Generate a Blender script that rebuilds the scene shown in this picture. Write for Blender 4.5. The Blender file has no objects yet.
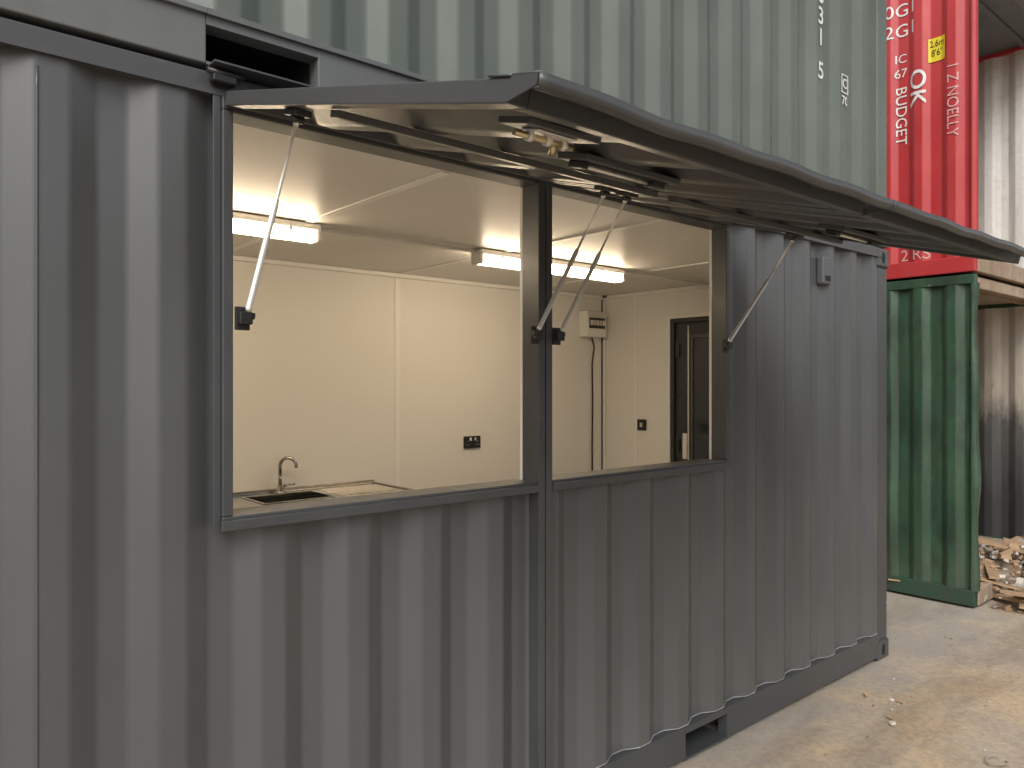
import bpy, math, random
from mathutils import Vector, Matrix, noise
random.seed(7)
S=bpy.context.scene
COL=S.collection

# ---------------------------------------------------------------- materials
def new_mat(name):
    m=bpy.data.materials.new(name); m.use_nodes=True
    nt=m.node_tree; nt.nodes.clear()
    out=nt.nodes.new('ShaderNodeOutputMaterial'); b=nt.nodes.new('ShaderNodeBsdfPrincipled')
    nt.links.new(b.outputs[0],out.inputs[0])
    return m,nt,b
def N(nt,t,**kw):
    n=nt.nodes.new(t)
    for k,v in kw.items():
        if k in n.inputs: n.inputs[k].default_value=v
        else: setattr(n,k,v)
    return n
def coords(nt,scale=(1,1,1),loc=(0,0,0)):
    tc=nt.nodes.new('ShaderNodeTexCoord'); mp=nt.nodes.new('ShaderNodeMapping')
    mp.inputs['Scale'].default_value=scale; mp.inputs['Location'].default_value=loc
    nt.links.new(tc.outputs['Object'],mp.inputs[0]); return mp.outputs[0]
def ramp(nt,fac,stops):
    r=nt.nodes.new('ShaderNodeValToRGB'); e=r.color_ramp.elements
    while len(e)<len(stops): e.new(0.5)
    for el,(p,c) in zip(e,stops):
        el.position=p; el.color=c if len(c)==4 else (*c,1)
    nt.links.new(fac,r.inputs[0]); return r.outputs[0]
def g(v): return (v,v,v,1)
def mix(nt,fac,a,b,blend='MIX'):
    m=nt.nodes.new('ShaderNodeMix'); m.data_type='RGBA'; m.blend_type=blend
    if isinstance(fac,(int,float)): m.inputs[0].default_value=fac
    else: nt.links.new(fac,m.inputs[0])
    for i,x in ((6,a),(7,b)):
        if isinstance(x,tuple): m.inputs[i].default_value=x if len(x)==4 else (*x,1)
        else: nt.links.new(x,m.inputs[i])
    return m.outputs[2]
def noise_t(nt,vec,scale,detail=3,rough=.55):
    n=nt.nodes.new('ShaderNodeTexNoise'); n.inputs['Scale'].default_value=scale
    n.inputs['Detail'].default_value=detail; n.inputs['Roughness'].default_value=rough
    nt.links.new(vec,n.inputs['Vector']); return n.outputs['Fac']

def paint(name,col,col2=None,rough=(.3,.5),streak=.25,dirt=(.16,.14,.11),dirt_amt=.35,bump=.12,chips=None,wave=.004,metal=0,spec=.5,foot=None,stain=None):
    m,nt,b=new_mat(name)
    col2=col2 or tuple(c*1.35+.004 for c in col)
    v=coords(nt); vs=coords(nt,(9,9,.7),(3,1,0)); 
    n1=noise_t(nt,v,1.6,2)
    c=mix(nt,ramp(nt,n1,[(.35,g(0)),(.7,g(1))]),col,col2)
    n2=noise_t(nt,vs,1.5,3,.65)
    sf=ramp(nt,n2,[(.45,g(0)),(.8,g(streak))])
    c=mix(nt,sf,c,dirt)
    n3=noise_t(nt,v,14,5,.7)
    df=ramp(nt,n3,[(.5,g(0)),(.78,g(dirt_amt))])
    c=mix(nt,df,c,dirt)
    if stain:
        c=mix(nt,ramp(nt,noise_t(nt,coords(nt,(1.6,1.6,.8),(7,1,3)),2.6,5,.7),[(.47,g(0)),(.64,g(.7))]),c,stain)
    if foot:   # splash-back dust near the ground
        sx=N(nt,'ShaderNodeSeparateXYZ'); nt.links.new(v,sx.inputs[0])
        ad=N(nt,'ShaderNodeMath',operation='MULTIPLY_ADD'); nt.links.new(n1,ad.inputs[0]); ad.inputs[1].default_value=-.25; nt.links.new(sx.outputs[2],ad.inputs[2])
        c=mix(nt,ramp(nt,ad.outputs[0],[(-.0,g(.16)),(.45,g(0))]),c,foot)
    if chips:
        n4=noise_t(nt,v,chips[1],6,.75)
        cf=ramp(nt,n4,[(chips[2],g(0)),(chips[2]+.03,g(1))])
        c=mix(nt,cf,c,chips[0])
    nt.links.new(c,b.inputs['Base Color'])
    r=ramp(nt,n3,[(.3,g(rough[0])),(.7,g(rough[1]))])
    nt.links.new(r,b.inputs['Roughness'])
    b.inputs['Metallic'].default_value=metal
    b.inputs['Specular IOR Level'].default_value=spec
    bp=N(nt,'ShaderNodeBump',Strength=1.0,Distance=wave)
    nt.links.new(noise_t(nt,coords(nt,(1.5,1.5,1)),2.2,1,.4),bp.inputs['Height'])
    if bump:
        b2=N(nt,'ShaderNodeBump',Strength=bump,Distance=.002)
        nt.links.new(noise_t(nt,v,160,1,.6),b2.inputs['Height']); nt.links.new(bp.outputs[0],b2.inputs['Normal'])
        bp=b2
    nt.links.new(bp.outputs[0],b.inputs['Normal'])
    return m
def simple(name,col,rough=.5,metal=0,nv=.12,scale=12,bump=0.1):
    m,nt,b=new_mat(name); v=coords(nt)
    n=noise_t(nt,v,scale,3,.6)
    a=tuple(c*(1-nv) for c in col); d=tuple(min(1,c*(1+nv)) for c in col)
    nt.links.new(mix(nt,n,a,d),b.inputs['Base Color'])
    b.inputs['Roughness'].default_value=rough; b.inputs['Metallic'].default_value=metal
    if bump>.05:
        bp=N(nt,'ShaderNodeBump',Strength=bump,Distance=.003); nt.links.new(n,bp.inputs['Height'])
        nt.links.new(bp.outputs[0],b.inputs['Normal'])
    return m
def emis(name,col,st):
    m,nt,b=new_mat(name)
    b.inputs['Base Color'].default_value=(.8,.8,.8,1)
    b.inputs['Emission Color'].default_value=(*col,1); b.inputs['Emission Strength'].default_value=st
    return m

M_ANT=paint('anthracite_paint',(.083,.088,.092),(.092,.097,.101),rough=(.30,.38),streak=.07,dirt=(.17,.168,.16),dirt_amt=.04,bump=.05,wave=.003,spec=.55,foot=(.19,.18,.165))
M_FRM=paint('anthracite_frame_paint',(.058,.062,.066),(.07,.074,.078),rough=(.28,.4),streak=.06,dirt=(.16,.15,.14),dirt_amt=.08,bump=0,wave=.001)
M_HAT=paint('hatch_paint',(.062,.065,.067),(.076,.078,.079),rough=(.28,.42),streak=.1,dirt=(.14,.13,.11),dirt_amt=.15,bump=0,wave=.003)
M_GRN=paint('faded_green_paint',(.112,.134,.116),(.142,.162,.144),rough=(.34,.5),streak=.25,dirt=(.09,.098,.088),dirt_amt=.15,bump=.1,wave=.004)
M_GRY=paint('grey_rail_paint',(.12,.13,.13),(.15,.16,.158),rough=(.35,.55),streak=.25,dirt=(.09,.08,.07),dirt_amt=.3)
M_GRN2=paint('old_green_paint',(.032,.075,.042),(.055,.115,.066),rough=(.3,.5),streak=.7,dirt=(.035,.04,.03),dirt_amt=.5,bump=.3,wave=.012,chips=((.17,.14,.10,1),5,.66),foot=(.10,.09,.07),stain=(.02,.032,.023))
M_RED=paint('red_paint',(.44,.032,.036),(.52,.048,.052),rough=(.35,.55),streak=.25,dirt=(.3,.08,.07),dirt_amt=.3,bump=.2,wave=.004,chips=((.25,.1,.07,1),7,.70))
M_WHT=paint('weathered_white_paint',(.70,.69,.66),(.78,.77,.74),rough=(.5,.7),streak=.45,dirt=(.35,.3,.25),dirt_amt=.4,bump=.3)
M_RST=paint('rusty_steel',(.34,.25,.18),(.46,.37,.28),rough=(.7,.9),streak=.6,dirt=(.15,.09,.05),dirt_amt=.6,bump=.6)
M_OPP=paint('blue_grey_paint',(.16,.18,.195),(.2,.215,.23),rough=(.4,.6),streak=.3)
M_DRK=simple('void_shade_black',(.012,.012,.012),.8)  # near-black colour stands in for shade in pockets, holes, slots and undersides
M_BLK=simple('black_plastic',(.02,.02,.021),.4,0,.2)
M_WALL=simple('white_panel',(.80,.785,.745),.45,0,.015,2,.03)
M_TRIM=simple('white_trim',(.84,.83,.80),.35,0,.01,3,.02)
M_CEIL=simple('white_ceiling',(.72,.70,.66),.4,0,.02,2,.03)
M_FLR=simple('vinyl_floor',(.2,.18,.165),.45,0,.2,40,.1)
M_SS=simple('brushed_stainless',(.50,.48,.45),.2,1,.08,30,.05)
M_CHR=simple('chrome',(.45,.44,.42),.08,1,.03,10,0)
M_ZNC=simple('zinc_rod',(.78,.76,.72),.35,.45,.08,25,.05)
M_BRS=simple('zinc_yellow_bolt',(.6,.5,.3),.3,1,.15,40,.1)
M_TXT=simple('white_marking_paint',(.72,.73,.70),.6,0,.15,60,.1)
M_PINK=simple('faded_marking_paint',(.62,.35,.33),.6,0,.2,60,.1)
M_YEL=simple('yellow_label',(.75,.62,.03),.5,0,.05)
M_SEAL=simple('grey_sealant',(.30,.30,.30),.5,0,.6,14,.3)
M_TUBE=emis('lit_tube_diffuser',(1,.79,.54),27)
M_CARD=simple('timber_scrap',(.40,.27,.16),.8,0,.35,15,.4)
M_CONC=simple('concrete_rubble',(.36,.31,.26),.9,0,.3,12,.6)
M_SCR=simple('pale_scrap',(.6,.56,.5),.8,0,.2,12,.3)
M_GLS=simple('obscure_glass',(.03,.033,.036),.06,0,.2,5,.0)
M_DOOR=simple('black_door_paint',(.028,.03,.033),.4,0,.15,9,.06)

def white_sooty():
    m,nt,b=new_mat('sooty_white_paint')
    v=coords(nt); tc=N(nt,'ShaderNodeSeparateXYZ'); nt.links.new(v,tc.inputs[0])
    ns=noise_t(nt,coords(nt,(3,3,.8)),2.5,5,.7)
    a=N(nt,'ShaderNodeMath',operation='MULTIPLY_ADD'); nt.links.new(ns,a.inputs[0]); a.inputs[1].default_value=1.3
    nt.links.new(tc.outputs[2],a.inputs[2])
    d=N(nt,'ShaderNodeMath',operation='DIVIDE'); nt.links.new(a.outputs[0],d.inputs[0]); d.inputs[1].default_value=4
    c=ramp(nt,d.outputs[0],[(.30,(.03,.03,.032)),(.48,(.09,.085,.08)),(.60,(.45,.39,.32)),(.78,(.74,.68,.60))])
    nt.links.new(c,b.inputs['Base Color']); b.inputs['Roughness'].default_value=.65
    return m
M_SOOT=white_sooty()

def ground_mat():
    m,nt,b=new_mat('dusty_concrete_ground'); v=coords(nt)
    n1=noise_t(nt,v,.7,5,.6); n2=noise_t(nt,v,3.2,6,.65); n3=noise_t(nt,v,28,6,.75)
    c=ramp(nt,n1,[(.3,(.45,.38,.30)),(.47,(.54,.44,.32)),(.57,(.60,.45,.28)),(.72,(.49,.42,.34))])
    c=mix(nt,ramp(nt,n2,[(.42,g(0)),(.66,g(.55))]),c,(.35,.29,.235,1))
    c=mix(nt,ramp(nt,n3,[(.35,g(.5)),(.58,g(0))]),c,(.26,.215,.17,1))
    sp=noise_t(nt,v,75,3,.8)
    c=mix(nt,ramp(nt,sp,[(.6,g(0)),(.7,g(.5))]),c,(.72,.65,.53,1))
    sx=N(nt,'ShaderNodeSeparateXYZ'); nt.links.new(v,sx.inputs[0])
    ad=N(nt,'ShaderNodeMath',operation='MULTIPLY_ADD'); nt.links.new(n2,ad.inputs[0]); ad.inputs[1].default_value=1.2; nt.links.new(sx.outputs[1],ad.inputs[2])
    gf=ramp(nt,ad.outputs[0],[(.12,g(0)),(.62,g(.6))])
    c=mix(nt,gf,c,(.33,.315,.29,1))
    wet=ramp(nt,noise_t(nt,coords(nt,(.55,1.7,1),(4,2,0)),1.3,5,.6),[(.50,g(0)),(.64,g(.55))])
    c=mix(nt,wet,c,mix(nt,1.0,c,(.62,.58,.55,1),'MULTIPLY'))
    nt.links.new(c,b.inputs['Base Color'])
    r=ramp(nt,wet,[(0,g(.85)),(1,g(.5))]); nt.links.new(r,b.inputs['Roughness'])
    bp=N(nt,'ShaderNodeBump',Strength=.55,Distance=.013)
    nt.links.new(n3,bp.inputs['Height'])
    nt.links.new(bp.outputs[0],b.inputs['Normal'])
    return m
M_GND=ground_mat()

# ---------------------------------------------------------------- mesh helpers
def empty(name):
    e=bpy.data.objects.new(name,None); e.empty_display_size=.1; COL.objects.link(e); return e
def mesh(name,vs,fs,mat,parent=None,smooth=False,solid=0):
    me=bpy.data.meshes.new(name); me.from_pydata([tuple(v) for v in vs],[],fs); me.update()
    o=bpy.data.objects.new(name,me); COL.objects.link(o); me.materials.append(mat)
    if smooth:
        for p in me.polygons: p.use_smooth=True
    if parent: o.parent=parent
    if solid:
        md=o.modifiers.new('s','SOLIDIFY'); md.thickness=solid; md.offset=0
    return o
CUBEF=[(0,3,2,1),(4,5,6,7),(0,1,5,4),(1,2,6,5),(2,3,7,6),(3,0,4,7)]
def box(name,x0,x1,y0,y1,z0,z1,mat,parent=None,bev=0.0,f=None):
    vs=[(x0,y0,z0),(x1,y0,z0),(x1,y1,z0),(x0,y1,z0),(x0,y0,z1),(x1,y0,z1),(x1,y1,z1),(x0,y1,z1)]
    if f: vs=[f(*v) for v in vs]
    o=mesh(name,vs,CUBEF,mat,parent)
    if bev:
        md=o.modifiers.new('b','BEVEL'); md.width=bev; md.segments=2
    return o
def tube(name,pts,r,mat,parent=None,seg=12,closed=False):
    pts=[Vector(p) for p in pts]; rs=r if isinstance(r,list) else [r]*len(pts)
    vs=[];fs=[]; prev=None
    for i,p in enumerate(pts):
        if i==0: t=pts[1]-p
        elif i==len(pts)-1: t=p-pts[-2]
        else: t=(pts[i+1]-pts[i]).normalized()+(p-pts[i-1]).normalized()
        if t.length<1e-9: t=prev_t
        t.normalize(); prev_t=t
        a=prev if prev is not None else (Vector((0,0,1)) if abs(t.z)<.9 else Vector((1,0,0)))
        u=(a-t*a.dot(t)).normalized(); w=t.cross(u); prev=u
        for k in range(seg):
            an=2*math.pi*k/seg; vs.append(p+(u*math.cos(an)+w*math.sin(an))*rs[i])
    for i in range(len(pts)-1):
        for k in range(seg):
            k2=(k+1)%seg; fs.append((i*seg+k,i*seg+k2,(i+1)*seg+k2,(i+1)*seg+k))
    fs.append(tuple(range(seg))[::-1]); fs.append(tuple((len(pts)-1)*seg+k for k in range(seg)))
    o=mesh(name,vs,fs,mat,parent,smooth=False)
    for p in o.data.polygons: p.use_smooth=len(p.vertices)==4
    return o
def stepped_rod(name,p0,p1,segs,mat,parent):
    p0=Vector(p0);p1=Vector(p1);pts=[];rs=[]
    for t0,t1,r in segs:
        pts+= [p0.lerp(p1,t0+1e-4),p0.lerp(p1,t1-1e-4)]; rs+=[r,r]
    return tube(name,pts,rs,mat,parent,14)

def prof_pts(a0,a1,c0,pitch=.278,depth=.036,flat=.072,slope=.068,fr=.010):
    inner=pitch-flat-2*slope
    raw=[]; k=math.floor((a0-c0)/pitch)-1
    while c0+k*pitch<a1+pitch:
        c=c0+k*pitch
        raw+=[(c-flat/2,0),(c+flat/2,0),(c+flat/2+slope,depth),(c+flat/2+slope+inner,depth)]; k+=1
    pts=[]
    for i in range(1,len(raw)-1):
        P=Vector(raw[i]);A=(Vector(raw[i-1])-P).normalized();B=(Vector(raw[i+1])-P).normalized()
        p0=P+A*fr;p2=P+B*fr
        for t in (0,.25,.5,.75,1):
            q=p0*(1-t)**2+P*2*t*(1-t)+p2*t*t; pts.append((q.x,q.y))
    def at(a):
        for (x,y),(x2,y2) in zip(pts,pts[1:]):
            if x<=a<=x2: return y+(y2-y)*(a-x)/max(1e-9,x2-x)
        return 0
    res=[(a0,at(a0))]+[p for p in pts if a0+1e-4<p[0]<a1-1e-4]+[(a1,at(a1))]
    return res,at
def corr(name,a0,a1,b0,b1,f,mat,parent,c0=0,rows=1,dent=0,seed=0,solid=0,**kw):
    pr,at=prof_pts(a0,a1,c0,**kw); vs=[];fs=[];n=len(pr)
    for j in range(rows+1):
        b=b0+(b1-b0)*j/rows
        for a,d in pr:
            dd=d
            if dent: dd+=dent*noise.noise(Vector((a*2.3+seed,b*2.0,seed)))*min(1,4*min(b-b0,b1-b)+.15)
            vs.append(f(a,b,dd))
    for j in range(rows):
        for i in range(n-1):
            fs.append((j*n+i,j*n+i+1,(j+1)*n+i+1,(j+1)*n+i))
    o=mesh(name,vs,fs,mat,parent,smooth=rows>1,solid=solid)
    if rows>1:
        wn=o.modifiers.new('wn','WEIGHTED_NORMAL'); wn.weight=100
    return o,at
def text(name,s,size,f,mat,parent,cell=.012,sx=1.0,thick=0):
    import bmesh
    cu=bpy.data.curves.new(name,'FONT'); cu.body=s; cu.size=size; cu.align_x='CENTER'; cu.align_y='CENTER'
    if thick: cu.offset=thick
    o=bpy.data.objects.new(name+'_tmp',cu); COL.objects.link(o)
    dg=bpy.context.evaluated_depsgraph_get(); me=bpy.data.meshes.new_from_object(o.evaluated_get(dg))
    bpy.data.objects.remove(o)
    bm=bmesh.new(); bm.from_mesh(me); bmesh.ops.triangulate(bm,faces=bm.faces[:])
    for _ in range(4):
        es=[e for e in bm.edges if e.calc_length()>cell]
        if not es: break
        bmesh.ops.subdivide_edges(bm,edges=es,cuts=1); bmesh.ops.triangulate(bm,faces=bm.faces[:])
    for v in bm.verts: v.co=Vector(f(v.co.x*sx,v.co.y))
    bm.to_mesh(me); bm.free(); me.materials.clear(); me.materials.append(mat)
    ob=bpy.data.objects.new(name,me); COL.objects.link(ob); ob.parent=parent; return ob

# ---------------------------------------------------------------- ground
def ground():
    xs=[-60,-20,-8,-4]; 
    x=-4
    while x<14: x+=.25; xs.append(x)
    xs+=[20,40,90]
    ys=[-60,-20,-8]; y=-8
    while y<6: y+=.25; ys.append(y)
    ys+=[12,30,80]
    vs=[];fs=[]
    for y in ys:
        for x in xs:
            z=0
            if -4<x<14 and -8<y<6: z=.012*noise.noise(Vector((x*.9,y*.9,2)))-.006
            vs.append((x,y,z))
    n=len(xs)
    for j in range(len(ys)-1):
        for i in range(n-1): fs.append((j*n+i,j*n+i+1,(j+1)*n+i+1,(j+1)*n+i))
    return mesh('ground',vs,fs,M_GND,None,True)
ground()

# ---------------------------------------------------------------- converted container
C=empty('converted_shipping_container')
L=6.06;W=2.44
WX0,WX1=1.83,4.27
WZ0,WZ1=1.332,2.50
MX=3.04
PH=2.262
ff=lambda a,b,d:(a,d,b)
Z0=.168
KW=dict(depth=.034)
corr('side_wall_near',.13,WX0+.012,Z0,2.535,ff,M_ANT,C,c0=PH,rows=24,dent=.0022,seed=1,**KW)
corr('side_wall_under_windows',WX0+.012,WX1-.012,Z0,WZ0+.01,ff,M_ANT,C,c0=PH,rows=14,dent=.0022,seed=1,**KW)
corr('side_wall_far',WX1-.012,5.92,Z0,2.535,ff,M_ANT,C,c0=PH,rows=24,dent=.0022,seed=1,**KW)
tube('weld_seam',[(1.395,prof_pts(0,6,PH)[1](1.395)-.001,z*.05) for z in range(4,51)],.0035,M_ANT,C,6)
pr,_=prof_pts(.2,5.92,PH,**KW); vs=[];fs=[]
random.seed(3)
for i,(a,d) in enumerate(pr):
    h=.003+.006*max(0,noise.noise(Vector((a*9,0,5))))+.002*random.random()
    w_=.0025+.002*max(0,noise.noise(Vector((a*6,3,5))))
    for dd,z in ((d-w_,Z0+.0012),(d-.0024,Z0+.002),(d-.0020,Z0+h),(d+.001,Z0+h+.001)): vs.append((a,dd,z))
for i in range(len(pr)-1):
    for k in range(3): fs.append((i*4+k,(i+1)*4+k,(i+1)*4+k+1,i*4+k+1))
mesh('sealant_bead',vs,fs,M_SEAL,C)
box('top_rail',.1,5.95,-.008,.055,2.532,2.592,M_FRM,C,.005)
box('top_rail_lip',.1,5.95,-.014,-.0075,2.53,2.548,M_FRM,C)
for i,(a,b) in enumerate(((.13,1.79),(2.12,3.94),(4.27,5.93))):
    box('bottom_rail_%d'%i,a,b,-.006,.05,.022,.166,M_FRM,C,.004)
for i,a in enumerate((1.79,3.94)):
    box('pocket_top_%d'%i,a,a+.33,-.0061,.05,.135,.166,M_FRM,C)
    box('pocket_back_%d'%i,a,a+.33,.3,.31,.02,.166,M_DRK,C)
    box('pocket_strap_%d'%i,a-.01,a+.34,-.004,.3,.016,.022,M_FRM,C)
box('under_frame',.13,5.93,.32,2.4,.03,.15,M_DRK,C)
def casting(name,x0,x1,y0,y1,z0,z1,mat,par):
    box(name,x0,x1,y0,y1,z0,z1,mat,par,.012)
    xm=(x0+x1)/2; zm=(z0+z1)/2; 
    yy=y0-.001 if y0<.5 else y1+.001
    pts=[]
    for k in range(20):
        a=2*math.pi*k/20; pts.append((xm+.028*math.cos(a)*.8,yy,zm+.036*math.sin(a)))
    mesh(name+'_hole',pts,[tuple(range(20))],M_DRK,par)
    if x1>5: 
        ym=(y0+y1)/2; pts=[(x1+.001,ym+.028*math.cos(2*math.pi*k/20),zm+.036*math.sin(2*math.pi*k/20)) for k in range(20)]
        mesh(name+'_hole_end',pts,[tuple(range(20))],M_DRK,par)
def frame_ends(par,z0,z1,mat,Lx=6.06,W=2.44,tag='',y0=0):
    for i,(xa,xb) in enumerate(((0,.15),(Lx-.15,Lx))):
        for j,(ya,yb) in enumerate(((y0,y0+.16),(y0+W-.16,y0+W))):
            box('corner_post%s_%d%d'%(tag,i,j),xa+.004 if i==0 else xb-.14,xa+.14 if i==0 else xb-.004,ya+.002 if j==0 else yb-.11,ya+.11 if j==0 else yb-.002,z0+.118,z1-.118,mat,par,.006)
            for k,(za,zb) in enumerate(((z0,z0+.118),(z1-.118,z1))):
                casting('casting%s_%d%d%d'%(tag,i,j,k),xa-.002 if i==0 else xb-.165,xa+.165 if i==0 else xb+.002,ya-.01 if j==0 else yb-.16,ya+.16 if j==0 else yb+.01,za,zb,mat,par)
frame_ends(C,0,2.59,M_FRM)
box('roof_sheet',.16,5.9,.056,2.38,2.565,2.58,M_FRM,C)
fb=lambda a,b,d:(a,W-d,b)
corr('back_wall_outer',.13,5.92,.16,2.56,fb,M_ANT,C,c0=.3)
fe=lambda a,b,d:(L-.01-d,a,b)
corr('end_wall_outer_a',.11,.62,.16,2.56,fe,M_ANT,C,c0=.3)
corr('end_wall_outer_b',1.66,2.33,.16,2.56,fe,M_ANT,C,c0=.3)
corr('end_wall_outer_c',.62,1.66,2.27,2.56,fe,M_ANT,C,c0=.3)
corr('end_wall_left',.11,2.33,.16,2.56,lambda a,b,d:(.01+d,a,b),M_ANT,C,c0=.3)
IY0,IY1,IX0,IX1,IZ0,IZ1=.085,2.345,.1,5.95,.175,2.492
box('floor',IX0,IX1,.06,2.38,.152,IZ0,M_FLR,C)
box('ceiling',IX0,IX1,.06,2.38,IZ1,2.53,M_CEIL,C)
box('lining_back',IX0,IX1,IY1,2.38,IZ0+.001,IZ1-.001,M_WALL,C)
box('lining_left',.06,IX0,.06,2.38,IZ0+.001,IZ1-.001,M_WALL,C)
DY0,DY1,DZ=.76,1.63,2.25
box('lining_end_a',IX1,IX1+.035,DY1,2.38,IZ0+.001,IZ1-.001,M_WALL,C)
box('lining_end_b',IX1,IX1+.035,.06,DY0,IZ0+.001,IZ1-.001,M_WALL,C)
box('lining_end_c',IX1,IX1+.035,DY0,DY1,DZ,IZ1-.001,M_WALL,C)
box('lining_front_near',IX0,WX0+.02,.062,IY0,IZ0+.001,IZ1-.001,M_WALL,C)
box('lining_front_far',WX1-.02,IX1,.062,IY0,IZ0+.001,IZ1-.001,M_WALL,C)
box('lining_front_low',WX0+.02,WX1-.02,.062,IY0,IZ0+.001,WZ0+.02,M_WALL,C)
box('lining_mullion',MX-.03,MX+.03,.066,IY0,WZ0+.02,IZ1-.001,M_TRIM,C)
for i,x in enumerate((.3+1.17,2.66,3.87,5.08)):
    box('wall_joint_%d'%i,x-.02,x+.02,IY1-.005,IY1-.0005,IZ0,IZ1-.03,M_TRIM,C,.0015)
    box('ceiling_joint_%d'%i,x-.02,x+.02,IY0,IY1-.03,IZ1-.005,IZ1-.0005,M_TRIM,C,.0015)
box('end_joint',IX1-.005,IX1-.0005,1.98-.015,1.98+.015,IZ0,IZ1-.03,M_TRIM,C)
box('cornice_back',IX0,IX1-.001,IY1-.03,IY1-.0006,IZ1-.03,IZ1-.0006,M_TRIM,C,.006)
box('cornice_end',IX1-.03,IX1-.0006,IY0,IY1-.031,IZ1-.03,IZ1-.0006,M_TRIM,C,.006)
box('corner_trim',IX1-.025,IX1-.0007,IY1-.025,IY1-.0007,IZ0,IZ1-.031,M_TRIM,C,.006)
box('skirting',IX0,IX1-.03,IY1-.015,IY1-.001,IZ0,IZ0+.1,M_TRIM,C)
# door in end wall
box('door_leaf',IX1+.02,IX1+.055,DY0+.04,DY1-.035,IZ0+.01,DZ-.035,M_DOOR,C,.003)
box('door_glazing',IX1+.014,IX1+.0195,DY0+.12,DY1-.21,.75,DZ-.16,M_GLS,C,.002)
for n,(a,b,c,d) in {'glz_a':(DY0+.09,DY0+.119,.72,DZ-.13),'glz_b':(DY1-.209,DY1-.185,.72,DZ-.13),'glz_c':(DY0+.12,DY1-.21,DZ-.159,DZ-.13),'glz_d':(DY0+.12,DY1-.21,.72,.749)}.items():
    box(n,IX1+.004,IX1+.0195,a,b,c,d,M_FRM,C,.003)
for n,(a,b,c,d) in {'door_jamb_a':(DY1-.034,DY1,IZ0,DZ),'door_jamb_b':(DY0,DY0+.038,IZ0,DZ),'door_head':(DY0+.038,DY1-.034,DZ-.034,DZ)}.items():
    box(n,IX1-.004,IX1+.05,a,b,c,d,M_DOOR,C,.002)
for n,(a,b,c,d) in {'arch_a':(DY1+.0005,DY1+.03,IZ0,DZ+.03),'arch_b':(DY0-.03,DY0-.0005,IZ0,DZ+.03),'arch_c':(DY0,DY1,DZ+.0005,DZ+.03)}.items():
    box(n,IX1-.012,IX1-.0005,a,b,c,d,M_TRIM,C,.003)
box('door_lock_strip',IX1+.012,IX1+.0195,DY1-.165,DY1-.155,IZ0+.05,DZ-.06,M_ZNC,C)
for i,z in enumerate((.45,1.2,1.95)): box('door_hinge_%d'%i,IX1+.005,IX1+.0195,DY1-.08,DY1-.04,z,z+.1,M_BLK,C,.003)
box('door_handle_plate',IX1+.005,IX1+.0195,DY1-.15,DY1-.11,1.15,1.35,M_ZNC,C,.004)
# --- window frames
FY0,FY1=-.022,.066
def fbox(n,a,b,c,d,y0=FY0,y1=FY1,m=None): return box(n,a,b,y0,y1,c,d,m or M_FRM,C,.0035)
T=.030
fbox('jamb_near',WX0,WX0+T,WZ0+.0361,WZ1-.001)
fbox('jamb_far',WX1-T,WX1,WZ0+.0361,WZ1-.001)
fbox('head_a',WX0,MX-.036,WZ1-.012,2.53)
fbox('head_b',MX+.036,WX1,WZ1-.012,2.53)
fbox('sill_a',WX0,MX-.036,WZ0,WZ0+.036)
fbox('sill_b',MX+.036,WX1,WZ0,WZ0+.036)
fbox('centre_post_left',MX-.035,MX-.003,.168,2.53,y0=-.03)
fbox('centre_post_right',MX+.003,MX+.035,.168,2.53,y0=-.03)
box('centre_post_filler',MX-.0029,MX+.0029,-.018,.06,.17,2.53,M_DRK,C)
box('near_cover_strip',WX0-.022,WX0-.001,-.012,-.004,WZ0-.008,2.531,M_FRM,C,.002)
box('drip_sill_a',WX0-.006,MX-.037,-.034,-.0225,WZ0-.003,WZ0+.026,M_FRM,C,.003)
box('drip_sill_b',MX+.037,WX1+.006,-.034,-.0225,WZ0-.003,WZ0+.026,M_FRM,C,.003)
for i,(a,b) in enumerate(((WX0+T,MX-.036),(MX+.036,WX1-T))):
    box('inner_sill_%d'%i,a,b,.067,.11,WZ0+.021,WZ0+.034,M_FRM,C,.003)
V=(5.245,2.30)
box('vent_cowl',V[0]-.045,V[0]+.045,-.018,.03,V[1],V[1]+.16,M_ANT,C,.012)
box('vent_slot',V[0]-.03,V[0]+.03,-.0195,-.0185,V[1]+.02,V[1]+.05,M_DRK,C)

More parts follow.
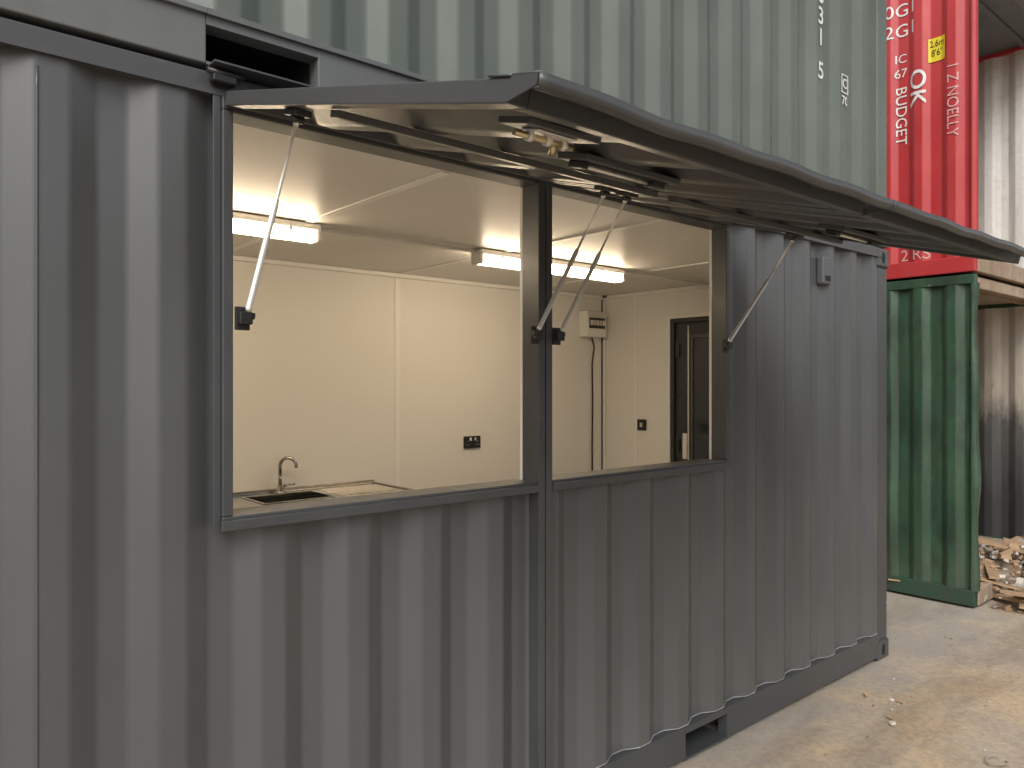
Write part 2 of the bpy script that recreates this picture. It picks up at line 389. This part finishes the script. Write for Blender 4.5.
# ---------------------------------------------------------------- hatches
AL=math.radians(15.4); ca,sa=math.cos(AL),math.sin(AL)
HY,HZ=-.035,2.540
def HF(x,s,n): return (x,HY-s*ca-n*sa,HZ-s*sa+n*ca)
def hatch(x0,x1,idx):
    E=empty('serving_hatch')
    LN=1.25; t=.040; n0,n1=-.040,-.001
    corr('skin',x0+t,x1-t,t-.005,LN-t+.005,lambda a,b,d:HF(a,b,-.003-d*.92),M_HAT,E,c0=PH,rows=16,dent=.003,seed=4+idx,solid=.0025)
    fb=lambda n,a,b,c,d,m0=n0,m1=n1: box(n,a,b,c,d,m0,m1,M_HAT,E,.0025,f=HF)
    fb('frame_hinge',x0+t+.001,x1-t-.001,0,t)
    fb('frame_front',x0+t+.001,x1-t-.001,LN-t,LN)
    fb('frame_side_a',x0,x0+t,0,LN); fb('frame_side_b',x1-t,x1,0,LN)
    fb('cross_bar',x0+t+.001,x1-t-.001,.56,.60,-.058,-.0405)
    n=48
    sect=((LN-.06,.0012,0),(LN+.002,.002,0),(LN+.066,.004,1),(LN+.068,-.017,1),(LN+.056,-.020,1))
    for k in range(4):
        vs=[];fs=[]
        for i in range(n+1):
            x=x0-.003+(x1-x0+.006)*i/n
            wv=.0035*noise.noise(Vector((x*3.0,idx*7,1)))+.0015*math.cos((x-PH)*2*math.pi/.278)
            e=.004*noise.noise(Vector((x*4,2,idx)))
            for s_,nn,q in (sect[k],sect[k+1]): vs.append(HF(x,s_+e*q,nn+wv*q))
        for i in range(n): fs.append((i*2,i*2+1,i*2+3,i*2+2))
        mesh('front_lip_%d'%k,vs,fs,M_HAT,E,True,.0025)
    mesh('lip_end',[HF(x0-.002,LN+.001,.001),HF(x0-.002,LN+.064,.003),HF(x0-.002,LN+.064,-.014),HF(x0-.002,LN+.001,-.038)],[(0,1,2,3)],M_HAT,E,solid=.003)
    xm=x0+.64; s0=.86
    box('handle_plate',xm-.17,xm+.17,s0,s0+.10,-.052,-.036,M_FRM,E,.003,f=HF)
    box('handle_recess',xm-.15,xm+.15,s0+.02,s0+.08,-.0545,-.0525,M_DRK,E,f=HF)
    tube('handle_bar',[HF(xm-.13,s0+.05,-.060),HF(xm+.10,s0+.05,-.060)],.005,M_ZNC,E)
    box('handle_lug_a',xm-.16,xm-.13,s0+.03,s0+.07,-.068,-.053,M_BLK,E,.003,f=HF)
    box('handle_lug_b',xm+.10,xm+.15,s0+.03,s0+.07,-.068,-.053,M_BLK,E,.003,f=HF)
    bx,bs=x0+.155,1.10
    if idx==0:
        box('bolt_strut',bx-.04,bx+.14,bs-.02,bs+.07,-.046,-.034,M_HAT,E,.002,f=HF)
        box('bolt_plate',bx,bx+.10,bs,bs+.05,-.0505,-.0465,M_ZNC,E,.002,f=HF)
        tube('bolt_rod',[HF(bx-.03,bs+.02,-.059),HF(bx+.115,bs+.02,-.059)],.006,M_BRS,E)
        for q in (.0,.045,.085): tube('bolt_keeper_%d'%int(q*1000),[HF(bx+q,bs+.02,-.059),HF(bx+q+.012,bs+.02,-.059)],.010,M_ZNC,E)
        tube('bolt_knob',[HF(bx+.07,bs+.02,-.059),HF(bx+.075,bs+.01,-.08)],[.005,.007],M_BRS,E)
    for q in (.12,.6,1.08):
        tube('hinge_%d'%int(q*100),[(x0+q-.05,HY+.006,HZ+.004),(x0+q+.05,HY+.006,HZ+.004)],.009,M_FRM,E)
    for side,xs in ((0,x0+.047),(1,x1-.047)):
        top=Vector(HF(xs,.375,-.063)); bot=Vector((xs+ (-.002 if side else .002),-.042,1.925))
        if side==0: bot.x+=.006
        stepped_rod('gas_strut_%d'%side,bot,top,[(0,.03,.006),(.03,.05,.009),(.05,.60,.0085),(.60,.62,.007),(.62,.97,.0042),(.97,1,.007)],M_ZNC,E)
        box('strut_top_bracket_%d'%side,xs-.022,xs+.022,.34,.41,-.056,-.0405,M_BLK,E,.003,f=HF)
        tube('strut_top_ball_%d'%side,[top+Vector((-.016,0,0)),top+Vector((.016,0,0))],.009,M_BLK,E)
        box('strut_bracket_%d'%side,xs-.02,xs+.02,-.034,-.0225,1.885,1.95,M_BLK,E,.002)
        box('strut_foot_%d'%side,xs-.018,xs+.02,-.058,-.034,1.90,1.935,M_BLK,E,.004)
        tube('strut_ball_%d'%side,[bot+Vector((-.02,0,0)),bot+Vector((.02,0,0))],.010,M_BLK,E)
    return E
hatch(WX0+.005,MX-.008,0)
hatch(MX+.008,WX1-.005,1)
box('hinge_keeper',WX0-.035,WX0+.03,-.05,-.0145,2.555,2.585,M_BLK,C,.004)
tube('hinge_keeper_pin',[(WX0-.05,-.045,2.58),(WX0+.05,-.045,2.58)],.008,M_BLK,C)
box('rain_flashing',WX0-.04,WX1+.05,-.075,-.009,2.596,2.601,M_FRM,C)

# ---------------------------------------------------------------- interior fittings
def fluorescent(x0,x1,y):
    E=empty('fluorescent_light')
    zt=IZ1-.0055
    box('body',x0,x1,y-.045,y+.045,zt-.03,zt,M_TRIM,E,.006)
    box('diffuser',x0+.02,x1-.02,y-.036,y+.036,zt-.078,zt-.031,M_TUBE,E)
    box('cap_a',x0-.004,x0+.019,y-.046,y+.046,zt-.084,zt-.002,M_TRIM,E,.008)
    box('cap_b',x1-.019,x1+.004,y-.046,y+.046,zt-.084,zt-.002,M_TRIM,E,.008)
    for i in range(3):
        xx=x0+.15+i*(x1-x0-.3)/2
        box('clip_%d'%i,xx-.008,xx+.008,y-.050,y+.050,zt-.045,zt-.02,M_ZNC,E,.002)
fluorescent(1.5,2.72,1.22); fluorescent(3.68,4.88,1.22)
cond=empty('conduit')
tube('pipe_a',[(2.73,1.22,IZ1-.018),(3.67,1.22,IZ1-.018)],.010,M_TRIM,cond)
tube('pipe_b',[(4.89,1.22,IZ1-.018),(5.945,1.22,IZ1-.018)],.010,M_TRIM,cond)
SK=empty('kitchen_sink_unit'); sx0,sx1,sy0,sy1,sz=2.32,3.68,1.84,IY1-.006,1.075
bx0,bx1,by0,by1=2.76,3.17,1.92,2.225
for n,(a,b,c,d) in {'top_l':(sx0,bx0,sy0,sy1),'top_r':(bx1,sx1,sy0,sy1),'top_f':(bx0,bx1,sy0,by0),'top_b':(bx0,bx1,by1,sy1)}.items():
    box(n,a,b,c,d,sz-.012,sz,M_SS,SK)
box('bowl_rim_f',bx0-.01,bx1+.01,by0-.012,by0,sz+.0005,sz+.006,M_SS,SK,.002)
box('bowl_rim_b',bx0-.01,bx1+.01,by1,by1+.012,sz+.0005,sz+.006,M_SS,SK,.002)
box('bowl_rim_l',bx0-.012,bx0,by0,by1,sz+.0005,sz+.006,M_SS,SK,.002)
box('bowl_rim_r',bx1,bx1+.012,by0,by1,sz+.0005,sz+.006,M_SS,SK,.002)
box('bowl_bottom',bx0,bx1,by0,by1,sz-.17,sz-.165,M_SS,SK)
box('bowl_l',bx0-.003,bx0,by0,by1,sz-.165,sz-.013,M_SS,SK); box('bowl_r',bx1,bx1+.003,by0,by1,sz-.165,sz-.013,M_SS,SK)
box('bowl_f',bx0,bx1,by0-.003,by0,sz-.165,sz-.013,M_SS,SK); box('bowl_b',bx0,bx1,by1,by1+.003,sz-.165,sz-.013,M_SS,SK)
for i in range(9):
    yy=by0+.02+i*.036; box('drainer_rib_%d'%i,bx1+.06,sx1-.05,yy,yy+.014,sz+.0005,sz+.006,M_SS,SK,.003)
box('edge_b',sx0,sx1,sy1-.014,sy1,sz+.0005,sz+.022,M_SS,SK,.003)
box('edge_r',sx1-.012,sx1,sy0,sy1-.015,sz+.0005,sz+.009,M_SS,SK,.003)
box('edge_f',sx0,sx1,sy0-.004,sy0+.01,sz-.03,sz+.007,M_SS,SK,.003)
box('cabinet',sx0+.02,sx1-.03,sy0+.05,sy1-.01,IZ0+.1,sz-.18,M_TRIM,SK)
box('cabinet_rail',sx0+.02,bx0-.02,sy0+.05,sy1-.01,sz-.18,sz-.0125,M_TRIM,SK)
box('cabinet_rail_r',bx1+.02,sx1-.03,sy0+.05,sy1-.01,sz-.18,sz-.0125,M_TRIM,SK)
box('plinth',sx0+.03,sx1-.04,sy0+.1,sy1-.01,IZ0,IZ0+.099,M_BLK,SK)
for i in range(3): box('cabinet_door_%d'%i,sx0+.03+i*.43,sx0+.45+i*.43,sy0+.03,sy0+.049,IZ0+.11,sz-.05,M_WALL,SK,.003)
tx,ty=3.0,2.275
tube('tap_base',[(tx,ty,sz),(tx,ty,sz+.012),(tx,ty,sz+.013),(tx,ty,sz+.05)],[.028,.028,.021,.018],M_CHR,SK,16)
pts=[(tx,ty,sz+.05),(tx,ty,sz+.165)]
for k in range(1,13):
    a=math.pi*k/12*1.08; r=.048
    pts.append((tx+(r-r*math.cos(a))*.8,ty-(r-r*math.cos(a))*.6,sz+.165+r*math.sin(a)))
tube('tap_spout',pts,.011,M_CHR,SK,12)
tube('tap_lever',[(tx+.015,ty,sz+.04),(tx+.05,ty-.01,sz+.05),(tx+.085,ty-.02,sz+.052)],[.011,.006,.007],M_CHR,SK)
so=empty('double_power_socket')
X,Zc=4.51,1.305
box('plate',X-.075,X+.075,IY1-.018,IY1-.001,Zc-.045,Zc+.045,M_BLK,so,.004)
for s in (-1,1):
    box('rocker_%d'%(s+1),X+s*.022-.008,X+s*.022+.008,IY1-.024,IY1-.0185,Zc+.012,Zc+.035,M_TRIM if s<0 else M_SCR,so,.001)
    for k,(dx,dz,w,h) in enumerate(((0,.008,.004,.010),(-.011,-.018,.008,.004),(.011,-.018,.008,.004))):
        xx=X+s*.045+dx; box('pin_%d_%d'%(s+1,k),xx-w/2,xx+w/2,IY1-.0192,IY1-.0183,Zc+dz-h/2,Zc+dz+h/2,M_SCR,so)
so=empty('light_switch')
box('plate',IX1-.016,IX1-.001,1.915-.045,1.915+.045,1.40-.045,1.40+.045,M_BLK,so,.004)
box('rocker',IX1-.021,IX1-.0165,1.915-.012,1.915+.012,1.40-.018,1.40+.018,M_SCR,so,.001)
cu=empty('consumer_unit')
box('case',5.645,5.875,IY1-.10,IY1-.001,2.13,2.345,M_TRIM,cu,.006)
box('window',5.665,5.855,IY1-.104,IY1-.1005,2.20,2.29,M_BLK,cu,.002)
for i in range(5): box('breaker_%d'%i,5.675+i*.036,5.70+i*.036,IY1-.112,IY1-.1045,2.225,2.268,M_SCR if i%2 else M_ZNC,cu,.001)
box('lid',5.64,5.88,IY1-.115,IY1-.1005,2.30,2.34,M_SCR,cu,.003)
tube('power_cable',[(5.79,IY1-.012,2.13),(5.80,IY1-.03,2.05),(5.785,IY1-.02,1.9),(5.80,IY1-.012,1.6),(5.79,IY1-.015,1.2),(5.80,IY1-.012,.7),(5.79,IY1-.02,.25)],.007,M_BLK,None,8)

# ---------------------------------------------------------------- container stacked above
def side_container(name,z0,mat,railmat,ph,y0=0.0,dent=.003):
    E=empty(name); z1=z0+2.59
    f=lambda a,b,d:(a,y0+d,b)
    o,at=corr('side_wall',.13,5.92,z0+.165,z1-.06,f,mat,E,c0=ph,rows=20,dent=dent,seed=9)
    box('top_rail',.16,5.9,y0-.006,y0+.055,z1-.06,z1,railmat,E,.005)
    for i,(a,b) in enumerate(((.15,1.79),(2.12,3.94),(4.27,5.91))):
        box('bottom_rail_%d'%i,a,b,y0-.01,y0+.05,z0+.008,z0+.16,railmat,E,.004)
        box('bottom_lip_%d'%i,a,b,y0-.022,y0-.0105,z0+.14,z0+.156,railmat,E,.002)
    for i,a in enumerate((1.79,3.94)):
        box('pocket_top_%d'%i,a,a+.33,y0-.0101,y0+.05,z0+.115,z0+.16,railmat,E)
        box('pocket_lip_%d'%i,a,a+.33,y0-.022,y0-.0105,z0+.14,z0+.156,railmat,E)
        box('pocket_base_%d'%i,a,a+.33,y0-.012,y0+.4,z0+.006,z0+.014,railmat,E)
        box('pocket_back_%d'%i,a-.05,a+.38,y0+.4,y0+.41,z0+.01,z0+.16,M_DRK,E)
        for s,xx in ((0,a-.006),(1,a+.3301)): box('pocket_side_%d%d'%(i,s),xx,xx+.0055,y0+.051,y0+.4,z0+.01,z0+.16,M_DRK,E)
    box('floor_pan',.16,5.9,y0+.06,y0+2.38,z0+.161,z0+.175,M_DRK,E)
    box('roof_sheet',.16,5.9,y0+.056,y0+2.38,z1-.025,z1-.01,railmat,E)
    corr('end_wall',.11,2.33,z0+.16,z1-.05,lambda a,b,d:(6.05-d,y0+a,b),mat,E,c0=.3)
    corr('end_wall_left',.11,2.33,z0+.16,z1-.05,lambda a,b,d:(.01+d,y0+a,b),mat,E,c0=.3)
    corr('back_wall',.13,5.92,z0+.165,z1-.06,lambda a,b,d:(a,y0+2.44-d,b),mat,E,c0=.3)
    frame_ends(E,z0,z1,mat,tag='u')
    return E,at
UZ=2.602
U,uat=side_container('unseen_contrast_container',UZ,M_GRN,M_GRY,5.19)
def ut(s,xc,zc,size,**k): text('marking_'+s,s,size,lambda a,b:(xc+a,uat(xc+a)-.0045,zc+b),M_TXT,U,**k)
for ch,z in (('2',4.06),('6',3.93),('3',3.81),('1',3.69),('5',3.50)): ut(ch,5.19,z,.135,thick=.002)
def frame_rect(nm,xc,zc,w,h,par,t=.006):
    for k,(a,b,c,d) in enumerate(((-w/2,w/2,h/2-t,h/2),(-w/2,w/2,-h/2,-h/2+t),(-w/2,-w/2+t,-h/2+t,h/2-t),(w/2-t,w/2,-h/2+t,h/2-t))):
        box('%s_%d'%(nm,k),xc+a,xc+b,-.0055,-.0035,zc+c,zc+d,M_TXT,par)
frame_rect('marking_box',5.475,3.50,.078,.11,U)
ut('C',5.475,3.50,.08,thick=.001); ut('70',5.475,3.40,.075,thick=.001)

# ------------------------------------ neighbouring stack: open-ended containers, side facing -X
M_GB=paint('dark_green_rail',(.02,.05,.03),None,rough=(.5,.7),streak=.6,dirt=(.05,.04,.03),dirt_amt=.6)
def open_container(name,z0,mat,inmat,ceilmat,x0=7.61,dent=.006,ph=.17,h=2.59,base=None,ln=6.06,bulge=0,hdr=None):
    E=empty(name); z1=z0+h; WX=2.44; base=base or mat; hdr=hdr or M_RST
    o,at=corr('side_wall',.02,ln-.02,z0+.13,z1-.07,lambda a,b,d:(x0+d,a,b),mat,E,c0=ph,rows=24,dent=dent,seed=z0*3+2,pitch=.25,depth=.035,flat=.065,slope=.05)
    box('top_rail',x0-.004,x0+.06,.002,ln,z1-.075,z1-.001,mat,E,.006)
    box('bottom_rail',x0-.006,x0+.06,.002,ln,z0+.01,z0+.135,base,E,.006)
    vs=[];fs=[];n=30
    for i in range(n+1):
        z=z0+.13+(h-.2)*i/n
        e=bulge*(noise.noise(Vector((z*2.1,z0,3)))+.6*math.exp(-((z-z0-1.0)/.28)**2))
        vs+= [(x0-.002-e*.3,.03,z),(x0-.004-e*.5,-.004-e,z),(x0+.055-e*.2,-.004-e,z),(x0+.055,.03,z)]
    for i in range(n):
        for k in range(3): fs.append((i*4+k,i*4+k+1,(i+1)*4+k+1,(i+1)*4+k))
    mesh('edge_flange',vs,fs,mat,E,True)
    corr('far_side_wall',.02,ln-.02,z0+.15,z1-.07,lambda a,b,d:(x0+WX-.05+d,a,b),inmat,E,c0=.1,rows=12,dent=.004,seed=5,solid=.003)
    box('far_top_rail',x0+WX-.06,x0+WX,.002,ln,z1-.07,z1-.002,mat,E,.006)
    box('far_bottom_rail',x0+WX-.06,x0+WX,.002,ln,z0+.01,z0+.15,base,E,.006)
    box('roof',x0+.061,x0+WX-.061,.03,ln,z1-.03,z1-.01,ceilmat,E)
    for i in range(12):
        box('roof_bow_%d'%i,x0+.061,x0+WX-.061,.3+i*.48,.36+i*.48,z1-.055,z1-.0305,ceilmat,E)
    box('floor',x0+.061,x0+WX-.061,.03,ln,z0+.10,z0+.14,M_RST,E)
    box('door_header',x0+.061,x0+WX-.061,0,.06,z1-.11,z1-.031,hdr,E,.006)
    box('door_sill',x0+.061,x0+WX-.061,-.004,.06,z0+.01,z0+.145,M_RST,E,.006)
    box('corner_post_far',x0+WX-.10,x0+WX+.001,-.002,.10,z0+.151,z1-.111,inmat,E,.008)
    box('far_end',x0+.061,x0+WX-.061,ln-.05,ln-.01,z0+.141,z1-.056,inmat,E)
    return E,at
G,_=open_container('unseen_contrast_container',0.0,M_GRN2,M_SOOT,M_RST,dent=.018,base=M_GB,bulge=.035)
R,rat=open_container('unseen_contrast_container',2.60,M_RED,M_WHT,M_GRY,dent=.004,hdr=M_GRY)
R2,_=open_container('unseen_contrast_container',5.20,M_RED,M_WHT,M_GRY,dent=.004,hdr=M_GRY)
rr,rat=prof_pts(.02,6,.17,pitch=.25,depth=.035,flat=.065,slope=.05)
def rt(s,yc,zc,size,rot=False,mat=None,**k):
    if rot: fn=lambda a,b:(7.61+rat(yc-b)-.006,yc-b,zc-a)
    else: fn=lambda a,b:(7.61+rat(yc-a)-.006,yc-a,zc+b)
    text('marking_'+s,s,size,fn,mat or M_TXT,R,**k)
rt('BUDGET',.565,3.96,.12,True,sx=1.05)
rt('OK',.43,4.15,.17,True,thick=.002,sx=1.2)
rt('2G1',.555,4.66,.15); rt('0G1',.555,4.83,.15)
rt('IC',.565,4.43,.10); rt('67',.565,4.31,.10)
rt('2 RS',.45,2.79,.13,mat=M_PINK)
rt('1 Z NOELLY',.165,3.98,.115,True,sx=.95,mat=M_PINK)
ys=[.22+.13*i/8 for i in range(9)]
mesh('yellow_label',[(7.61+rat(y)-.006,y,z) for z in (4.33,4.52) for y in ys],[(i,i+1,i+10,i+9) for i in range(8)],M_YEL,R)
text('label_text','2,6m\n8\'6"',.075,lambda a,b:(7.61+rat(.285-a)-.009,.285-a,4.435+b),M_BLK,R,sx=.75)
# further stacks around the yard
def row_container(name,z0,mat,f,a0,a1,pm):
    E=empty(name); z1=z0+2.59
    corr('side_wall',a0+.1,a1-.1,z0+.14,z1-.07,lambda a,b,d:f(a,d,b),mat,E,c0=.1,rows=2,dent=.004,seed=5)
    box('top_rail',a0,a1,-.005,.06,z1-.07,z1-.002,pm,E,.006,f=f)
    box('bottom_rail',a0,a1,-.005,.06,z0+.01,z0+.14,pm,E,.006,f=f)
    box('body',a0+.02,a1-.02,.061,2.4,z0+.02,z1-.02,pm,E,f=f)
    for i,y in enumerate((a0,a1-.12)): box('post_%d'%i,y,y+.12,-.003,.12,z0+.14,z1-.07,pm,E,.006,f=f)
    return E
fx=lambda a,d,b:(13.5+d,a,b)
row_container('unseen_contrast_container',0,M_GRY,fx,-9.0,-2.94,M_GRY)
row_container('unseen_contrast_container',2.6,M_WHT,fx,-9.0,-2.94,M_WHT)
fo=lambda a,d,b:(a,-9.5-d,b)  # unseen row behind the camera, added to darken reflections in the corrugation flats
row_container('unseen_contrast_container',0,M_OPP,fo,1.0,7.06,M_OPP)
row_container('unseen_contrast_container',0,M_GRY,fo,7.2,13.26,M_GRY)

# ---------------------------------------------------------------- rubble
def chunks(name,mat_list,n,area,smin,smax,planks=0,seed=1,heap=.2,c=None):
    rnd=random.Random(seed); vs=[];fs=[];mi=[]
    def add(pts,faces,m):
        b=len(vs); vs.extend(pts); fs.extend([tuple(b+i for i in f) for f in faces]); mi.extend([m]*len(faces))
    x0,x1,y0,y1=area; cx,cy=(x0+x1)/2,(y0+y1)/2
    for _ in range(n):
        x=rnd.gauss(cx,(x1-x0)/4); y=rnd.gauss(cy,(y1-y0)/4); x=min(max(x,x0),x1);y=min(max(y,y0),y1)
        hh=heap*max(0,1-(((x-cx)/(x1-cx))**2+((y-cy)/(y1-cy))**2))
        s=smin+(smax-smin)*rnd.random()**2.5
        z=hh*rnd.random()+s*.25
        R=Matrix.Rotation(rnd.random()*6.28,3,'Z')@Matrix.Rotation(rnd.gauss(0,.5),3,'X')
        d=Vector((s*rnd.uniform(.5,1),s*rnd.uniform(.4,.9),s*rnd.uniform(.2,.6)))
        pts=[]
        for v in ((-1,-1,-1),(1,-1,-1),(1,1,-1),(-1,1,-1),(-1,-1,1),(1,-1,1),(1,1,1),(-1,1,1)):
            q=Vector((v[0]*d.x,v[1]*d.y,v[2]*d.z))*rnd.uniform(.55,1.0)*.7
            pts.append(R@q+Vector((x,y,z)))
        add(pts,CUBEF,rnd.randrange(len(mat_list)))
    for _ in range(planks):
        x=rnd.uniform(x0,x1);y=rnd.uniform(y0,y1); hh=heap*.8*max(0,1-(((x-cx)/(x1-cx))**2+((y-cy)/(y1-cy))**2))
        R=Matrix.Rotation(rnd.random()*3.14,3,'Z')@Matrix.Rotation(rnd.gauss(0,.15),3,'Y')
        l,w,t=rnd.uniform(.12,.4),rnd.uniform(.03,.09),rnd.uniform(.006,.014)
        pts=[R@Vector((v[0]*l,v[1]*w,v[2]*t))+Vector((x,y,hh+.04)) for v in ((-1,-1,-1),(1,-1,-1),(1,1,-1),(-1,1,-1),(-1,-1,1),(1,-1,1),(1,1,1),(-1,1,1))]
        add(pts,CUBEF,0)
    o=mesh(name,vs,fs,mat_list[0])
    for m in mat_list[1:]: o.data.materials.append(m)
    for p,m in zip(o.data.polygons,mi): p.material_index=m
    return o
chunks('rubble_pile',[M_CARD,M_CONC,M_SCR,M_CARD],1100,(7.76,10.0,-1.0,.95),.012,.11,planks=60,seed=5,heap=.30)
chunks('gravel_scatter',[M_CONC,M_SCR,M_CARD],620,(3.2,9.5,-2.6,.1),.003,.015,seed=8,heap=0)
chunks('litter_scraps',[M_SCR,M_CARD],14,(5.0,5.5,-.45,-.2),.01,.035,seed=2,heap=0)
ring=[(5.02+.05*math.cos(a),-.93+.04*math.sin(a),.012+.006*math.sin(2*a)) for a in [i*.35 for i in range(17)]]
tube('wire_loop',ring,.004,M_CONC,None,8)

# ---------------------------------------------------------------- world, sun, camera
w=bpy.data.worlds.new('World'); S.world=w; w.use_nodes=True; nt=w.node_tree
bg=nt.nodes['Background']; sk=nt.nodes.new('ShaderNodeTexSky'); sk.sky_type='NISHITA'; sk.sun_disc=False
EL=math.radians(42); 
sd=Vector((-.76,-.66,0)).normalized()
sk.sun_elevation=EL; sk.sun_rotation=math.atan2(sd.x,sd.y)
sk.air_density=1.0; sk.dust_density=4.0; sk.ozone_density=1.0
hs=nt.nodes.new('ShaderNodeHueSaturation'); hs.inputs['Saturation'].default_value=.3
nt.links.new(sk.outputs[0],hs.inputs['Color']); nt.links.new(hs.outputs[0],bg.inputs[0]); bg.inputs[1].default_value=.15
sl=bpy.data.lights.new('sun','SUN'); sl.energy=1.5; sl.angle=math.radians(30); sl.color=(1,.97,.92)
so_=bpy.data.objects.new('sun',sl); COL.objects.link(so_)
d=Vector((sd.x*math.cos(EL),sd.y*math.cos(EL),math.sin(EL)))
so_.rotation_euler=d.to_track_quat('Z','Y').to_euler()
cam=bpy.data.cameras.new('camera'); co=bpy.data.objects.new('camera',cam); COL.objects.link(co)
cam.sensor_width=36; cam.lens=760/1024*36; cam.clip_start=.05; cam.clip_end=500
co.location=(1.074,-2.127,1.735); co.rotation_euler=(math.radians(90),0,-math.radians(40.6))
S.camera=co
S.view_settings.view_transform='Standard'; S.view_settings.look='None'; S.view_settings.exposure=0
